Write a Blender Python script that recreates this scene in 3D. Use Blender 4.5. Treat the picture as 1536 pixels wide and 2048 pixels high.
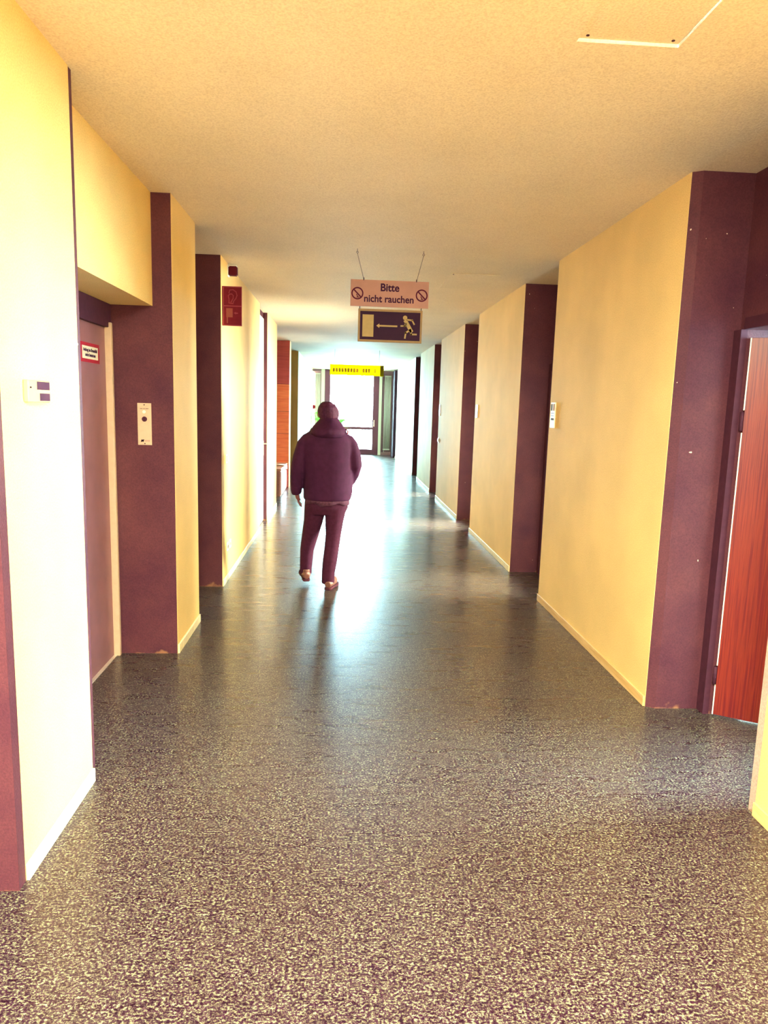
import bpy, bmesh, math, random
from mathutils import Vector, Matrix
random.seed(7)
scene = bpy.context.scene
for o in list(bpy.data.objects):
    bpy.data.objects.remove(o)

# ------------------------------------------------------------------ camera
XL, XR, ZC = -1.077, 1.79, 2.938            # corridor faces and ceiling height (metres)
cam_d = bpy.data.cameras.new('camera')
cam = bpy.data.objects.new('camera', cam_d)
scene.collection.objects.link(cam)
cR = Vector((0.9978898, -0.05819338, 0.02880071))
cU = Vector((-0.01977807, 0.15006114, 0.98847887))
cF = Vector((0.0618448, 0.98696261, -0.14859353))
cam.matrix_world = Matrix(((cR.x, cU.x, -cF.x, 0), (cR.y, cU.y, -cF.y, 0), (cR.z, cU.z, -cF.z, 1.68), (0, 0, 0, 1)))
cam_d.sensor_fit = 'VERTICAL'
cam_d.sensor_height = 36.0
cam_d.lens = 1392.07 / 2048 * 36.0
cam_d.clip_end = 300
scene.camera = cam

# ------------------------------------------------------------------ sky, window and added light, exposure
world = bpy.data.worlds.new('sky')
scene.world = world
world.use_nodes = True
bg = world.node_tree.nodes['Background']
bg.inputs['Color'].default_value = (0.54, 0.89, 1.0, 1)
bg.inputs['Strength'].default_value = 225.0


def area(name, loc, direction, sx, sy, power, color, portal=False):
    d = bpy.data.lights.new(name, 'AREA')
    d.shape = 'RECTANGLE'
    d.size, d.size_y = sx, sy
    d.energy = power
    d.color = color
    if portal:
        d.cycles.is_portal = True
    o = bpy.data.objects.new(name, d)
    o.location = loc
    o.rotation_euler = Vector(direction).to_track_quat('-Z', 'Z').to_euler()
    scene.collection.objects.link(o)
    return o


area('sky_through_glazed_door', (0.3, 25.02, 1.45), (0, -1, 0), 1.9, 2.9, 1, (1, 1, 1), portal=True)
area('daylight_room_window', (6.95, 2.95, 1.75), (-1, 0, -0.05), 2.4, 1.7, 3600, (0.62, 0.86, 1.0))
area('hall_window_light_panel', (-1.9, -3.15, 1.45), (0, 1, 0), 6.4, 2.6, 340, (1.0, 0.92, 0.74))  # unseen panel before the closed hall windows, stands in for their daylight
area('added_light_near_room', (4.9, 6.5, 1.5), (-1, 0, 0), 1.0, 2.2, 2600, (1.0, 0.95, 0.74))  # added panel in a windowless room, brightens the left wall and ceiling
area('added_light_second_room', (4.5, 10.0, 1.5), (-1, 0, 0), 1.6, 2.2, 5000, (1.0, 0.95, 0.80))  # added panel standing in for daylight from an unseen room
area('added_light_third_room', (4.5, 13.53, 1.5), (-1, 0, 0), 1.2, 2.2, 3600, (1.0, 0.95, 0.78))  # added panel in a windowless room, brightens the far ceiling
area('added_ceiling_lamp_light', (0.15, 0.1, 2.865), (0, 0, -1), 1.15, 0.25, 740, (0.97, 1.0, 0.74))  # added lamp, out of view, to brighten the near floor

scene.view_settings.view_transform = 'Standard'
scene.view_settings.look = 'None'
scene.view_settings.gamma = 1.0
scene.view_settings.use_curve_mapping = False
scene.view_settings.exposure = 0.23
scene.cycles.max_bounces = 6
scene.cycles.diffuse_bounces = 4
scene.cycles.glossy_bounces = 3
scene.cycles.transparent_max_bounces = 6
scene.cycles.sample_clamp_indirect = 12.0
scene.cycles.caustics_reflective = True
scene.cycles.blur_glossy = 1.0
scene.cycles.adaptive_threshold = 0.03


# ------------------------------------------------------------------ materials
MATS = {}


def new_mat(name):
    m = bpy.data.materials.new(name)
    m.use_nodes = True
    nt = m.node_tree
    b = nt.nodes['Principled BSDF']
    MATS[name] = m
    return m, nt, b


def tex_noise(nt, scale, detail=3.0, rough=0.5, stretch=(1, 1, 1)):
    tc = nt.nodes.new('ShaderNodeTexCoord')
    mp = nt.nodes.new('ShaderNodeMapping')
    mp.inputs['Scale'].default_value = stretch
    n = nt.nodes.new('ShaderNodeTexNoise')
    n.inputs['Scale'].default_value = scale
    n.inputs['Detail'].default_value = detail
    n.inputs['Roughness'].default_value = rough
    nt.links.new(tc.outputs['Object'], mp.inputs['Vector'])
    nt.links.new(mp.outputs['Vector'], n.inputs['Vector'])
    return n


def ramp(nt, src, stops):
    r = nt.nodes.new('ShaderNodeValToRGB')
    e = r.color_ramp.elements
    while len(e) < len(stops):
        e.new(0.5)
    for i, (p, c) in enumerate(stops):
        e[i].position = p
        e[i].color = (*c, 1) if len(c) == 3 else c
    nt.links.new(src, r.inputs['Fac'])
    return r


def bump(nt, b, src, strength, dist=0.01):
    bp = nt.nodes.new('ShaderNodeBump')
    bp.inputs['Strength'].default_value = strength
    bp.inputs['Distance'].default_value = dist
    nt.links.new(src, bp.inputs['Height'])
    nt.links.new(bp.outputs['Normal'], b.inputs['Normal'])
    return bp


def mat_plain(name, col, rough=0.5, metal=0.0, var=0.12, scale=30, bmp=0.0):
    m, nt, b = new_mat(name)
    n = tex_noise(nt, scale, 3)
    lo = tuple(max(0, c * (1 - var)) for c in col)
    hi = tuple(min(1, c * (1 + var)) for c in col)
    r = ramp(nt, n.outputs['Fac'], [(0.3, lo), (0.7, hi)])
    nt.links.new(r.outputs['Color'], b.inputs['Base Color'])
    b.inputs['Roughness'].default_value = rough
    b.inputs['Metallic'].default_value = metal
    if rough >= 0.65:
        b.inputs['Specular IOR Level'].default_value = 0.12
    if bmp:
        bump(nt, b, n.outputs['Fac'], bmp, 0.004)
    return m


def mat_plaster(name, col, rough=0.75, grain=170, mott=0.10):
    m, nt, b = new_mat(name)
    g = tex_noise(nt, grain, 2, 0.6)
    l = tex_noise(nt, 1.6, 4, 0.55)
    lo = tuple(c * (1 - mott) for c in col)
    hi = tuple(min(1, c * (1 + mott * 0.7)) for c in col)
    r = ramp(nt, l.outputs['Fac'], [(0.3, lo), (0.7, hi)])
    r2 = ramp(nt, g.outputs['Fac'], [(0.30, (0.66, 0.58, 0.52)), (0.62, (1, 1, 1))])
    mx = nt.nodes.new('ShaderNodeMix')
    mx.data_type = 'RGBA'
    mx.blend_type = 'MULTIPLY'
    mx.inputs['Factor'].default_value = 0.55
    nt.links.new(r.outputs['Color'], mx.inputs[6])
    nt.links.new(r2.outputs['Color'], mx.inputs[7])
    nt.links.new(mx.outputs[2], b.inputs['Base Color'])
    b.inputs['Roughness'].default_value = rough
    b.inputs['Specular IOR Level'].default_value = 0.3
    bump(nt, b, g.outputs['Fac'], 0.35, 0.004)
    return m


def mat_concrete(name, dark, light, chip=(0.72, 0.52, 0.40), rough=0.6):
    m, nt, b = new_mat(name)
    g = tex_noise(nt, 120, 3, 0.7)
    l = tex_noise(nt, 2.3, 5, 0.6)
    s = tex_noise(nt, 34, 0.5, 0.4)
    r = ramp(nt, l.outputs['Fac'], [(0.3, dark), (0.72, light)])
    rg = ramp(nt, g.outputs['Fac'], [(0.3, (0.62, 0.62, 0.62)), (0.7, (1.15, 1.1, 1.05))])
    mx = nt.nodes.new('ShaderNodeMix')
    mx.data_type = 'RGBA'
    mx.blend_type = 'MULTIPLY'
    mx.inputs['Factor'].default_value = 0.7
    nt.links.new(r.outputs['Color'], mx.inputs[6])
    nt.links.new(rg.outputs['Color'], mx.inputs[7])
    rs = ramp(nt, s.outputs['Fac'], [(0.835, (0, 0, 0)), (0.85, (1, 1, 1))])
    mc = nt.nodes.new('ShaderNodeMix')
    mc.data_type = 'RGBA'
    nt.links.new(rs.outputs['Color'], mc.inputs['Factor'])
    nt.links.new(mx.outputs[2], mc.inputs[6])
    mc.inputs[7].default_value = (*chip, 1)
    # worn ochre patches along the foot of the piers
    tc = nt.nodes.new('ShaderNodeTexCoord')
    sp = nt.nodes.new('ShaderNodeSeparateXYZ')
    nt.links.new(tc.outputs['Object'], sp.inputs[0])
    wn = tex_noise(nt, 7, 3, 0.6)
    sub = nt.nodes.new('ShaderNodeMath'); sub.operation = 'MULTIPLY_ADD'
    nt.links.new(sp.outputs['Z'], sub.inputs[0]); sub.inputs[1].default_value = -5.0
    nt.links.new(wn.outputs['Fac'], sub.inputs[2])
    rw = ramp(nt, sub.outputs[0], [(0.46, (0, 0, 0)), (0.56, (0.8, 0.8, 0.8))])
    mw = nt.nodes.new('ShaderNodeMix'); mw.data_type = 'RGBA'
    nt.links.new(rw.outputs['Color'], mw.inputs['Factor'])
    nt.links.new(mc.outputs[2], mw.inputs[6])
    mw.inputs[7].default_value = (0.30, 0.14, 0.07, 1)
    nt.links.new(mw.outputs[2], b.inputs['Base Color'])
    b.inputs['Roughness'].default_value = rough
    b.inputs['Specular IOR Level'].default_value = 0.15
    bump(nt, b, g.outputs['Fac'], 0.4, 0.004)
    return m


def mat_wood(name, c1, c2, scale=28, rough=0.35, axis='z'):
    m, nt, b = new_mat(name)
    st = {'z': (1, 1, 0.022), 'y': (1, 0.05, 1), 'x': (0.05, 1, 1)}[axis]
    n = tex_noise(nt, scale, 4, 0.6, st)
    f = tex_noise(nt, scale * 7, 2, 0.6, st)
    r = ramp(nt, n.outputs['Fac'], [(0.36, c1), (0.50, c2), (0.62, c1)])
    r2 = ramp(nt, f.outputs['Fac'], [(0.3, (0.78, 0.72, 0.68)), (0.7, (1, 1, 1))])
    mx = nt.nodes.new('ShaderNodeMix')
    mx.data_type = 'RGBA'
    mx.blend_type = 'MULTIPLY'
    mx.inputs['Factor'].default_value = 0.8
    nt.links.new(r.outputs['Color'], mx.inputs[6])
    nt.links.new(r2.outputs['Color'], mx.inputs[7])
    nt.links.new(mx.outputs[2], b.inputs['Base Color'])
    b.inputs['Roughness'].default_value = rough
    b.inputs['Specular IOR Level'].default_value = 0.25
    return m


def mat_floor():
    m, nt, b = new_mat('speckled_linoleum')
    a = tex_noise(nt, 125, 6, 0.82, (0.8, 1.1, 1))
    c = tex_noise(nt, 38, 4.0, 0.7, (0.7, 1.2, 1))
    big = tex_noise(nt, 1.3, 3, 0.5)
    r = ramp(nt, a.outputs['Fac'], [(0.44, (0.018, 0.004, 0.014)), (0.50, (0.060, 0.014, 0.044)), (0.535, (0.11, 0.110, 0.075)), (0.61, (0.44, 0.50, 0.26))])
    r2 = ramp(nt, c.outputs['Fac'], [(0.38, (0.40, 0.28, 0.38)), (0.60, (1.0, 1.0, 1.0))])
    r3 = ramp(nt, big.outputs['Fac'], [(0.3, (0.82, 0.76, 0.78)), (0.7, (1.0, 1.0, 1.0))])
    mx = nt.nodes.new('ShaderNodeMix'); mx.data_type = 'RGBA'; mx.blend_type = 'MULTIPLY'
    mx.inputs['Factor'].default_value = 1.0
    nt.links.new(r.outputs['Color'], mx.inputs[6]); nt.links.new(r2.outputs['Color'], mx.inputs[7])
    my = nt.nodes.new('ShaderNodeMix'); my.data_type = 'RGBA'; my.blend_type = 'MULTIPLY'
    my.inputs['Factor'].default_value = 1.0
    nt.links.new(mx.outputs[2], my.inputs[6]); nt.links.new(r3.outputs['Color'], my.inputs[7])
    nt.links.new(my.outputs[2], b.inputs['Base Color'])
    w = tex_noise(nt, 9, 4, 0.6, (0.35, 1.6, 1))
    rr = ramp(nt, w.outputs['Fac'], [(0.3, (0.25,) * 3), (0.7, (0.33,) * 3)])
    nt.links.new(rr.outputs['Color'], b.inputs['Roughness'])
    b.inputs['Specular IOR Level'].default_value = 0.30
    b.inputs['Specular Tint'].default_value = (0.80, 0.60, 1.0, 1)
    b.inputs['Coat Weight'].default_value = 0.18
    b.inputs['Coat Roughness'].default_value = 0.13
    bump(nt, b, w.outputs['Fac'], 0.02, 0.01)
    return m


def mat_glass(name, tint=(0.93, 0.98, 0.97)):
    m, nt, b = new_mat(name)
    nt.nodes.remove(b)
    out = nt.nodes['Material Output']
    t = nt.nodes.new('ShaderNodeBsdfTransparent')
    t.inputs['Color'].default_value = (*tint, 1)
    g = nt.nodes.new('ShaderNodeBsdfGlossy')
    g.inputs['Roughness'].default_value = 0.02
    fr = nt.nodes.new('ShaderNodeFresnel')
    fr.inputs['IOR'].default_value = 1.45
    mx = nt.nodes.new('ShaderNodeMixShader')
    nt.links.new(fr.outputs['Fac'], mx.inputs[0])
    nt.links.new(t.outputs[0], mx.inputs[1])
    nt.links.new(g.outputs[0], mx.inputs[2])
    nt.links.new(mx.outputs[0], out.inputs['Surface'])
    return m


def mat_translucent(name, col):
    m, nt, b = new_mat(name)
    out = nt.nodes['Material Output']
    n = tex_noise(nt, 4, 2)
    r = ramp(nt, n.outputs['Fac'], [(0.3, tuple(c * 0.95 for c in col)), (0.7, col)])
    t = nt.nodes.new('ShaderNodeBsdfTranslucent')
    nt.links.new(r.outputs['Color'], t.inputs['Color'])
    nt.links.new(r.outputs['Color'], b.inputs['Base Color'])
    b.inputs['Roughness'].default_value = 0.4
    mx = nt.nodes.new('ShaderNodeMixShader')
    mx.inputs[0].default_value = 0.8
    nt.links.new(b.outputs[0], mx.inputs[1])
    nt.links.new(t.outputs[0], mx.inputs[2])
    nt.links.new(mx.outputs[0], out.inputs['Surface'])
    return m


M = MATS
mat_plaster('cream_plaster', (0.85, 0.60, 0.23))
mat_plaster('ceiling_plaster', (0.87, 0.72, 0.50), grain=120, mott=0.06)
mat_plaster('white_plaster', (0.78, 0.74, 0.60), mott=0.05)
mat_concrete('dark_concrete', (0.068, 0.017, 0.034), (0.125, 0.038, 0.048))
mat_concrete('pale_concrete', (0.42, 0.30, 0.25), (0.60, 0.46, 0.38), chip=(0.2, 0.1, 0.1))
mat_floor()
mat_wood('yellow_wood', (0.70, 0.44, 0.16), (0.80, 0.55, 0.24), 20, 0.45, 'y')
mat_plain('cream_paint', (0.88, 0.76, 0.45), 0.45)
mat_wood('red_wood', (0.125, 0.004, 0.006), (0.20, 0.018, 0.007), 55, 0.34)
mat_wood('orange_wood', (0.60, 0.13, 0.05), (0.68, 0.19, 0.07), 12, 0.4, 'x')
mat_wood('crimson_wood', (0.36, 0.055, 0.055), (0.42, 0.075, 0.065), 12, 0.4, 'x')
mat_plain('brushed_steel', (0.30, 0.125, 0.135), 0.45, 0.4, 0.10, 6)
mat_plain('dark_steel', (0.060, 0.016, 0.030), 0.7)
mat_plain('beige_metal', (0.56, 0.40, 0.28), 0.5, 0.1, 0.06)
mat_plain('aluminium', (0.80, 0.72, 0.62), 0.35, 0.6, 0.05)
mat_plain('chrome', (0.8, 0.78, 0.75), 0.18, 0.9, 0.04)
mat_plain('plum_frame', (0.10, 0.012, 0.034), 0.45, 0, 0.1, 20)
mat_plain('mauve_panel', (0.22, 0.10, 0.12), 0.6, 0, 0.1, 12)
mat_plain('radiator_white', (0.55, 0.54, 0.47), 0.4, 0, 0.03)
mat_plain('white_plastic', (0.88, 0.84, 0.72), 0.4, 0, 0.04)
mat_plain('controller_cream', (0.50, 0.34, 0.15), 0.6, 0, 0.06)
mat_plain('black_plastic', (0.030, 0.010, 0.020), 0.75, 0, 0.2)
mat_plain('smoke_plastic', (0.060, 0.017, 0.036), 0.7, 0, 0.2, 15)
mat_plain('sign_rose', (0.40, 0.225, 0.205), 0.7, 0, 0.06, 9)
mat_plain('sign_violet_ink', (0.040, 0.009, 0.045), 0.8, 0, 0.1)
mat_plain('sign_maroon_ink', (0.075, 0.008, 0.035), 0.8, 0, 0.1)
mat_plain('exit_ground', (0.034, 0.014, 0.038), 0.8, 0, 0.1, 6)
mat_plain('exit_ochre', (0.38, 0.285, 0.14), 0.7, 0, 0.06)
mat_plain('exit_frame_ochre', (0.28, 0.19, 0.105), 0.7, 0, 0.06)
mat_plain('fire_red', (0.16, 0.010, 0.024), 0.7, 0, 0.08)
mat_plain('fire_pink', (0.30, 0.050, 0.075), 0.7, 0, 0.06)
mat_plain('fire_khaki', (0.30, 0.075, 0.065), 0.7, 0, 0.06)
mat_plain('notice_red', (0.32, 0.012, 0.028), 0.7, 0, 0.06)
mat_plain('notice_paper', (0.70, 0.58, 0.42), 0.6, 0, 0.04)
mat_plain('siren_red', (0.085, 0.004, 0.014), 0.7, 0, 0.1)
mat_translucent('banner_yellow', (1.0, 0.80, 0.0))
mat_plain('banner_ink', (0.9, 0.42, 0.0), 0.5, 0, 0.06)
mat_plain('bench_grey', (0.42, 0.21, 0.20), 0.5, 0, 0.08)
mat_plain('bench_top', (0.62, 0.32, 0.20), 0.45, 0, 0.08)
mat_plain('paper_white', (0.93, 0.86, 0.66), 0.7, 0, 0.03)
mat_plain('jacket_cloth', (0.042, 0.008, 0.033), 0.8, 0, 0.18, 22, 0.25)
mat_plain('denim', (0.050, 0.0095, 0.028), 0.85, 0, 0.18, 40, 0.2)
mat_plain('shirt_check', (0.085, 0.030, 0.055), 0.85, 0, 0.35, 60)
mat_plain('skin', (0.14, 0.028, 0.038), 0.55, 0, 0.08)
mat_plain('hair', (0.050, 0.011, 0.034), 0.7, 0, 0.3, 60, 0.3)
mat_plain('shoe_leather', (0.17, 0.065, 0.050), 0.5, 0, 0.15)
mat_plain('shoe_sole', (0.06, 0.014, 0.024), 0.7, 0, 0.15)
mat_plain('leaf_green', (0.16, 0.55, 0.06), 0.45, 0, 0.25, 12)
mat_plain('petal_red', (0.22, 0.003, 0.008), 0.7, 0, 0.15)
mat_plain('terracotta', (0.45, 0.16, 0.08), 0.7, 0, 0.12)
mat_plain('terrace', (0.80, 0.82, 0.80), 0.8, 0, 0.05)
mat_plain('railing_shade', (0.0022, 0.0021, 0.0018), 0.6, 0, 0.06)  # near-black base colour stands in for the railing's backlit shade
mat_glass('window_glass')


# ------------------------------------------------------------------ mesh helpers
class MB:
    def __init__(self):
        self.v, self.f = [], []

    def add(self, vs, fs):
        k = len(self.v)
        self.v += [Vector(p) for p in vs]
        self.f += [tuple(i + k for i in q) for q in fs]
        return self

    def box(self, x0, x1, y0, y1, z0, z1):
        x0, x1 = sorted((x0, x1)); y0, y1 = sorted((y0, y1)); z0, z1 = sorted((z0, z1))
        return self.add([(x0, y0, z0), (x1, y0, z0), (x1, y1, z0), (x0, y1, z0), (x0, y0, z1), (x1, y0, z1), (x1, y1, z1), (x0, y1, z1)],
                        [(0, 3, 2, 1), (4, 5, 6, 7), (0, 1, 5, 4), (1, 2, 6, 5), (2, 3, 7, 6), (3, 0, 4, 7)])

    def prism(self, fr, pts, n0, n1):
        """outline (u, v) in frame fr, between depths n0 < n1 along the frame's normal"""
        n = len(pts)
        vs = [fr(u, v, n0) for u, v in pts] + [fr(u, v, n1) for u, v in pts]
        return self.add(vs, [tuple(range(n))[::-1], tuple(range(n, 2 * n))] + [(i, (i + 1) % n, n + (i + 1) % n, n + i) for i in range(n)])

    def ring(self, fr, u, v, r0, r1, n0, n1, seg=28):
        vs, fs = [], []
        for i in range(seg):
            a = 2 * math.pi * i / seg
            for (r, n) in ((r0, n0), (r1, n0), (r1, n1), (r0, n1)):
                vs.append(fr(u + r * math.cos(a), v + r * math.sin(a), n))
        for i in range(seg):
            j = (i + 1) % seg
            for k in range(4):
                l = (k + 1) % 4
                fs.append((i * 4 + k, j * 4 + k, j * 4 + l, i * 4 + l))
        return self.add(vs, fs)

    def tube(self, pts, rad, seg=10, cap=True):
        pts = [Vector(p) for p in pts]
        rad = rad if isinstance(rad, (list, tuple)) else [rad] * len(pts)
        vs, fs = [], []
        for i, p in enumerate(pts):
            d = (pts[min(i + 1, len(pts) - 1)] - pts[max(i - 1, 0)]).normalized()
            a = Vector((0, 1, 0)) if abs(d.y) < 0.8 else Vector((1, 0, 0))
            s = d.cross(a).normalized()
            t = d.cross(s)
            for k in range(seg):
                w = 2 * math.pi * k / seg
                r = rad[i]
                rx, ry = r if isinstance(r, tuple) else (r, r)
                vs.append(p + s * rx * math.cos(w) + t * ry * math.sin(w))
        for i in range(len(pts) - 1):
            for k in range(seg):
                l = (k + 1) % seg
                fs.append((i * seg + k, i * seg + l, (i + 1) * seg + l, (i + 1) * seg + k))
        if cap:
            fs.append(tuple(range(seg))[::-1])
            fs.append(tuple((len(pts) - 1) * seg + k for k in range(seg)))
        return self.add(vs, fs)

    def loft(self, rings, seg=28):
        """rings: (cx, cy, z, rx, ry) horizontal ellipses"""
        vs, fs = [], []
        for (cx, cy, z, rx, ry) in rings:
            for k in range(seg):
                w = 2 * math.pi * k / seg
                vs.append((cx + rx * math.cos(w), cy + ry * math.sin(w), z))
        for i in range(len(rings) - 1):
            for k in range(seg):
                l = (k + 1) % seg
                fs.append((i * seg + k, i * seg + l, (i + 1) * seg + l, (i + 1) * seg + k))
        fs.append(tuple(range(seg))[::-1])
        fs.append(tuple((len(rings) - 1) * seg + k for k in range(seg)))
        return self.add(vs, fs)

    def ball(self, c, rx, ry, rz, seg=20, rows=12):
        c = Vector(c)
        vs, fs = [c + Vector((0, 0, -rz))], []
        for i in range(1, rows):
            a = -math.pi / 2 + math.pi * i / rows
            for k in range(seg):
                w = 2 * math.pi * k / seg
                vs.append(c + Vector((rx * math.cos(a) * math.cos(w), ry * math.cos(a) * math.sin(w), rz * math.sin(a))))
        vs.append(c + Vector((0, 0, rz)))
        for k in range(seg):
            fs.append((0, 1 + (k + 1) % seg, 1 + k))
        for i in range(rows - 2):
            for k in range(seg):
                l = (k + 1) % seg
                fs.append((1 + i * seg + k, 1 + i * seg + l, 1 + (i + 1) * seg + l, 1 + (i + 1) * seg + k))
        e = len(vs) - 1
        for k in range(seg):
            fs.append((e, 1 + (rows - 2) * seg + k, 1 + (rows - 2) * seg + (k + 1) % seg))
        return self.add(vs, fs)

    def build(self, name, mat, parent=None, bevel=0.0, smooth=False, segs=1):
        org = origin(parent) if parent else Vector()
        me = bpy.data.meshes.new(name)
        me.from_pydata([v - org for v in self.v], [], self.f)
        bm = bmesh.new()
        bm.from_mesh(me)
        if bevel:
            bmesh.ops.bevel(bm, geom=list(bm.edges), offset=bevel, segments=segs, affect='EDGES', clamp_overlap=True)
        bmesh.ops.recalc_face_normals(bm, faces=list(bm.faces))
        bm.to_mesh(me)
        bm.free()
        if smooth:
            for p in me.polygons:
                p.use_smooth = True
        return link(name, me, mat, parent)


def link(name, me, mat, parent=None):
    if not me.materials:
        me.materials.append(M[mat] if isinstance(mat, str) else mat)
    o = bpy.data.objects.new(name, me)
    scene.collection.objects.link(o)
    o.parent = parent
    return o


def origin(o):
    p = Vector()
    while o is not None:
        p += o.location
        o = o.parent
    return p


def tag(o, label=None, cat=None, group=None, kind=None):
    for k, v in (('label', label), ('category', cat), ('group', group), ('kind', kind)):
        if v:
            o[k] = v
    return o


def thing(name, loc, label=None, cat=None, group=None, kind=None):
    o = bpy.data.objects.new(name, None)
    o.empty_display_size = 0.1
    o.location = loc
    scene.collection.objects.link(o)
    return tag(o, label, cat, group, kind)


def B(*a):
    return MB().box(*a)


def frame(org, right, up):
    o, r, u = Vector(org), Vector(right), Vector(up)
    n = r.cross(u)
    return lambda a, b, c: o + r * a + u * b + n * c


def rect(u0, u1, v0, v1):
    return [(u0, v0), (u1, v0), (u1, v1), (u0, v1)]


def stroke(p, q, w):
    d = Vector((q[0] - p[0], q[1] - p[1])).normalized() * (w / 2)
    n = Vector((-d.y, d.x))
    return [(p[0] - d.x + n.x, p[1] - d.y + n.y), (p[0] - d.x - n.x, p[1] - d.y - n.y), (q[0] + d.x - n.x, q[1] + d.y - n.y), (q[0] + d.x + n.x, q[1] + d.y + n.y)]


def text(name, body, fr, u, v, size, mat, parent, width=None, bold=0.0, n=0.0008, align='CENTER', thick=0.0006):
    cu = bpy.data.curves.new(name, 'FONT')
    cu.body = body
    cu.size = size
    cu.align_x = align
    cu.align_y = 'CENTER'
    cu.offset = bold
    cu.extrude = thick
    cu.resolution_u = 6
    t = bpy.data.objects.new(name, cu)
    scene.collection.objects.link(t)
    dg = bpy.context.evaluated_depsgraph_get()
    me = bpy.data.meshes.new_from_object(t.evaluated_get(dg))
    bpy.data.objects.remove(t)
    xs = [w.co.x for w in me.vertices]
    k = width / (max(xs) - min(xs)) if width else 1.0
    org = origin(parent)
    for w in me.vertices:
        w.co = fr(u + w.co.x * k, v + w.co.y, n + w.co.z) - org
    me.materials.clear()
    me.name = name
    return link(name, me, mat, parent)


def remeshed(name, mb, mat, parent, voxel=0.01, smooth=6):
    o = mb.build(name, mat, parent)
    r = o.modifiers.new('r', 'REMESH')
    r.mode = 'VOXEL'
    r.voxel_size = voxel
    s = o.modifiers.new('s', 'SMOOTH')
    s.factor = 0.5
    s.iterations = smooth
    dg = bpy.context.evaluated_depsgraph_get()
    me = bpy.data.meshes.new_from_object(o.evaluated_get(dg))
    o.modifiers.clear()
    old = o.data
    o.data = me
    bpy.data.meshes.remove(old)
    me.name = name
    for p in me.polygons:
        p.use_smooth = True
    if not me.materials:
        me.materials.append(M[mat])
    return o


LF = lambda y, z, x=XL: frame((x, y, z), (0, 1, 0), (0, 0, 1))      # on the left wall, seen from the corridor
RF = lambda y, z, x=XR: frame((x, y, z), (0, -1, 0), (0, 0, 1))     # on the right wall
CF = lambda x, y, z: frame((x, y, z), (1, 0, 0), (0, 0, 1))         # facing the camera

# ------------------------------------------------------------------ the setting
YE = 24.8
tag(B(-8.2, 7.2, -3.7, 25.05, -0.15, 0).build('floor', 'speckled_linoleum'), 'dark linoleum floor with cream speckles and glossy wax', kind='structure')
c = MB()
hx0, hx1, hy0, hy1 = 0.774, 1.132, 1.93, 2.557        # opening of the near ceiling hatch
c.box(-8.2, hx0, -3.7, 25.05, ZC, ZC + 0.2).box(hx1, 7.2, -3.7, 25.05, ZC, ZC + 0.2)
c.box(hx0, hx1, -3.7, hy0, ZC, ZC + 0.2).box(hx0, hx1, hy1, 25.05, ZC, ZC + 0.2)
tag(c.build('ceiling', 'ceiling_plaster'), 'cream plastered ceiling of the corridor', kind='structure')

PT = 0.002                                              # plaster thickness


def wall_section(parent, side, y0, y1, xback, over0=0.0, over1=0.0, plaster='cream_plaster', core='dark_concrete'):
    x = XL if side < 0 else XR
    xc = x + side * PT
    B(xc, xback, y0, y1, 0, ZC).build('concrete_pier', core, parent)
    B(x, xc, y0 + over0, y1 - over1, 0, ZC).build('plaster_panel', plaster, parent)


wl = thing('wall_left', (XL, 2.24, 0), 'left corridor wall of cream plaster panels and concrete piers', kind='structure')
wall_section(wl, -1, 2.29, 2.990, -1.60, 0.0, 0.035)
B(XL - PT, -8.2, 2.24, 2.29, 0, ZC).build('concrete_return', 'dark_concrete', wl)
B(XL, XL - PT, 2.24, 2.29, 0, ZC).build('concrete_edge', 'dark_concrete', wl)
B(-1.60, -1.75, 2.29, 4.57, 0, ZC).build('shaft_wall', 'dark_concrete', wl)
B(-1.20, -1.60, 2.990, 4.57, 2.265, ZC).build('lintel_panel', 'cream_plaster', wl)
wall_section(wl, -1, 4.57, 5.274, -1.60)
wall_section(wl, -1, 6.332, 9.20, -1.60)
wall_section(wl, -1, 10.10, 11.55, -1.60)
wall_section(wl, -1, 14.28, 14.62, -1.60)
wall_section(wl, -1, 16.97, YE, -1.60, core='cream_plaster', plaster='white_plaster')
B(-1.60, -1.75, 4.57, YE, 0, ZC).build('recess_back', 'dark_concrete', wl)
B(XL - 0.06, -1.60, 9.20, 10.10, 2.86, ZC).build('door_head', 'dark_concrete', wl)

wr = thing('wall_right', (XR, 2.7, 0), 'right corridor wall of cream plaster panels and dark concrete piers', kind='structure')
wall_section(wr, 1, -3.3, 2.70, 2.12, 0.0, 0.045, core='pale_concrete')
RS = [(3.75, 6.00), (7.09, 9.464), (10.557, 13.05), (14.02, 16.5), (17.62, 23.45), (23.75, YE)]
for i, (a, b) in enumerate(RS):
    if i == 0:
        pts = [(XR + PT, b), (XR + PT, a), (XR + 0.05, a - 0.03), (2.12, a - 0.03), (2.12, b)]
        fr = frame((0, 0, 0), (1, 0, 0), (0, 1, 0))
        MB().prism(fr, pts, 0, ZC).build('concrete_pier', 'dark_concrete', wr)
        B(XR, XR + PT, a, b, 0, ZC).build('plaster_panel', 'cream_plaster', wr)
    else:
        wall_section(wr, 1, a, b, 2.12, plaster='white_plaster' if i >= 4 else 'cream_plaster')
B(2.12, 2.30, 3.65, 6.03, 0, ZC).build('recess_back', 'dark_concrete', wr)
B(2.12, 2.30, 6.03, 7.06, 2.16, ZC).build('door_head', 'dark_concrete', wr)
B(2.12, 2.30, 7.06, 9.49, 0, ZC).build('recess_back', 'dark_concrete', wr)
B(2.12, 2.30, 10.53, 13.08, 0, ZC).build('recess_back', 'dark_concrete', wr)
B(2.12, 2.30, 13.08, 13.99, 2.16, ZC).build('door_head', 'dark_concrete', wr)
B(2.12, 2.30, 13.99, YE, 0, ZC).build('recess_back', 'dark_concrete', wr)
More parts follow.
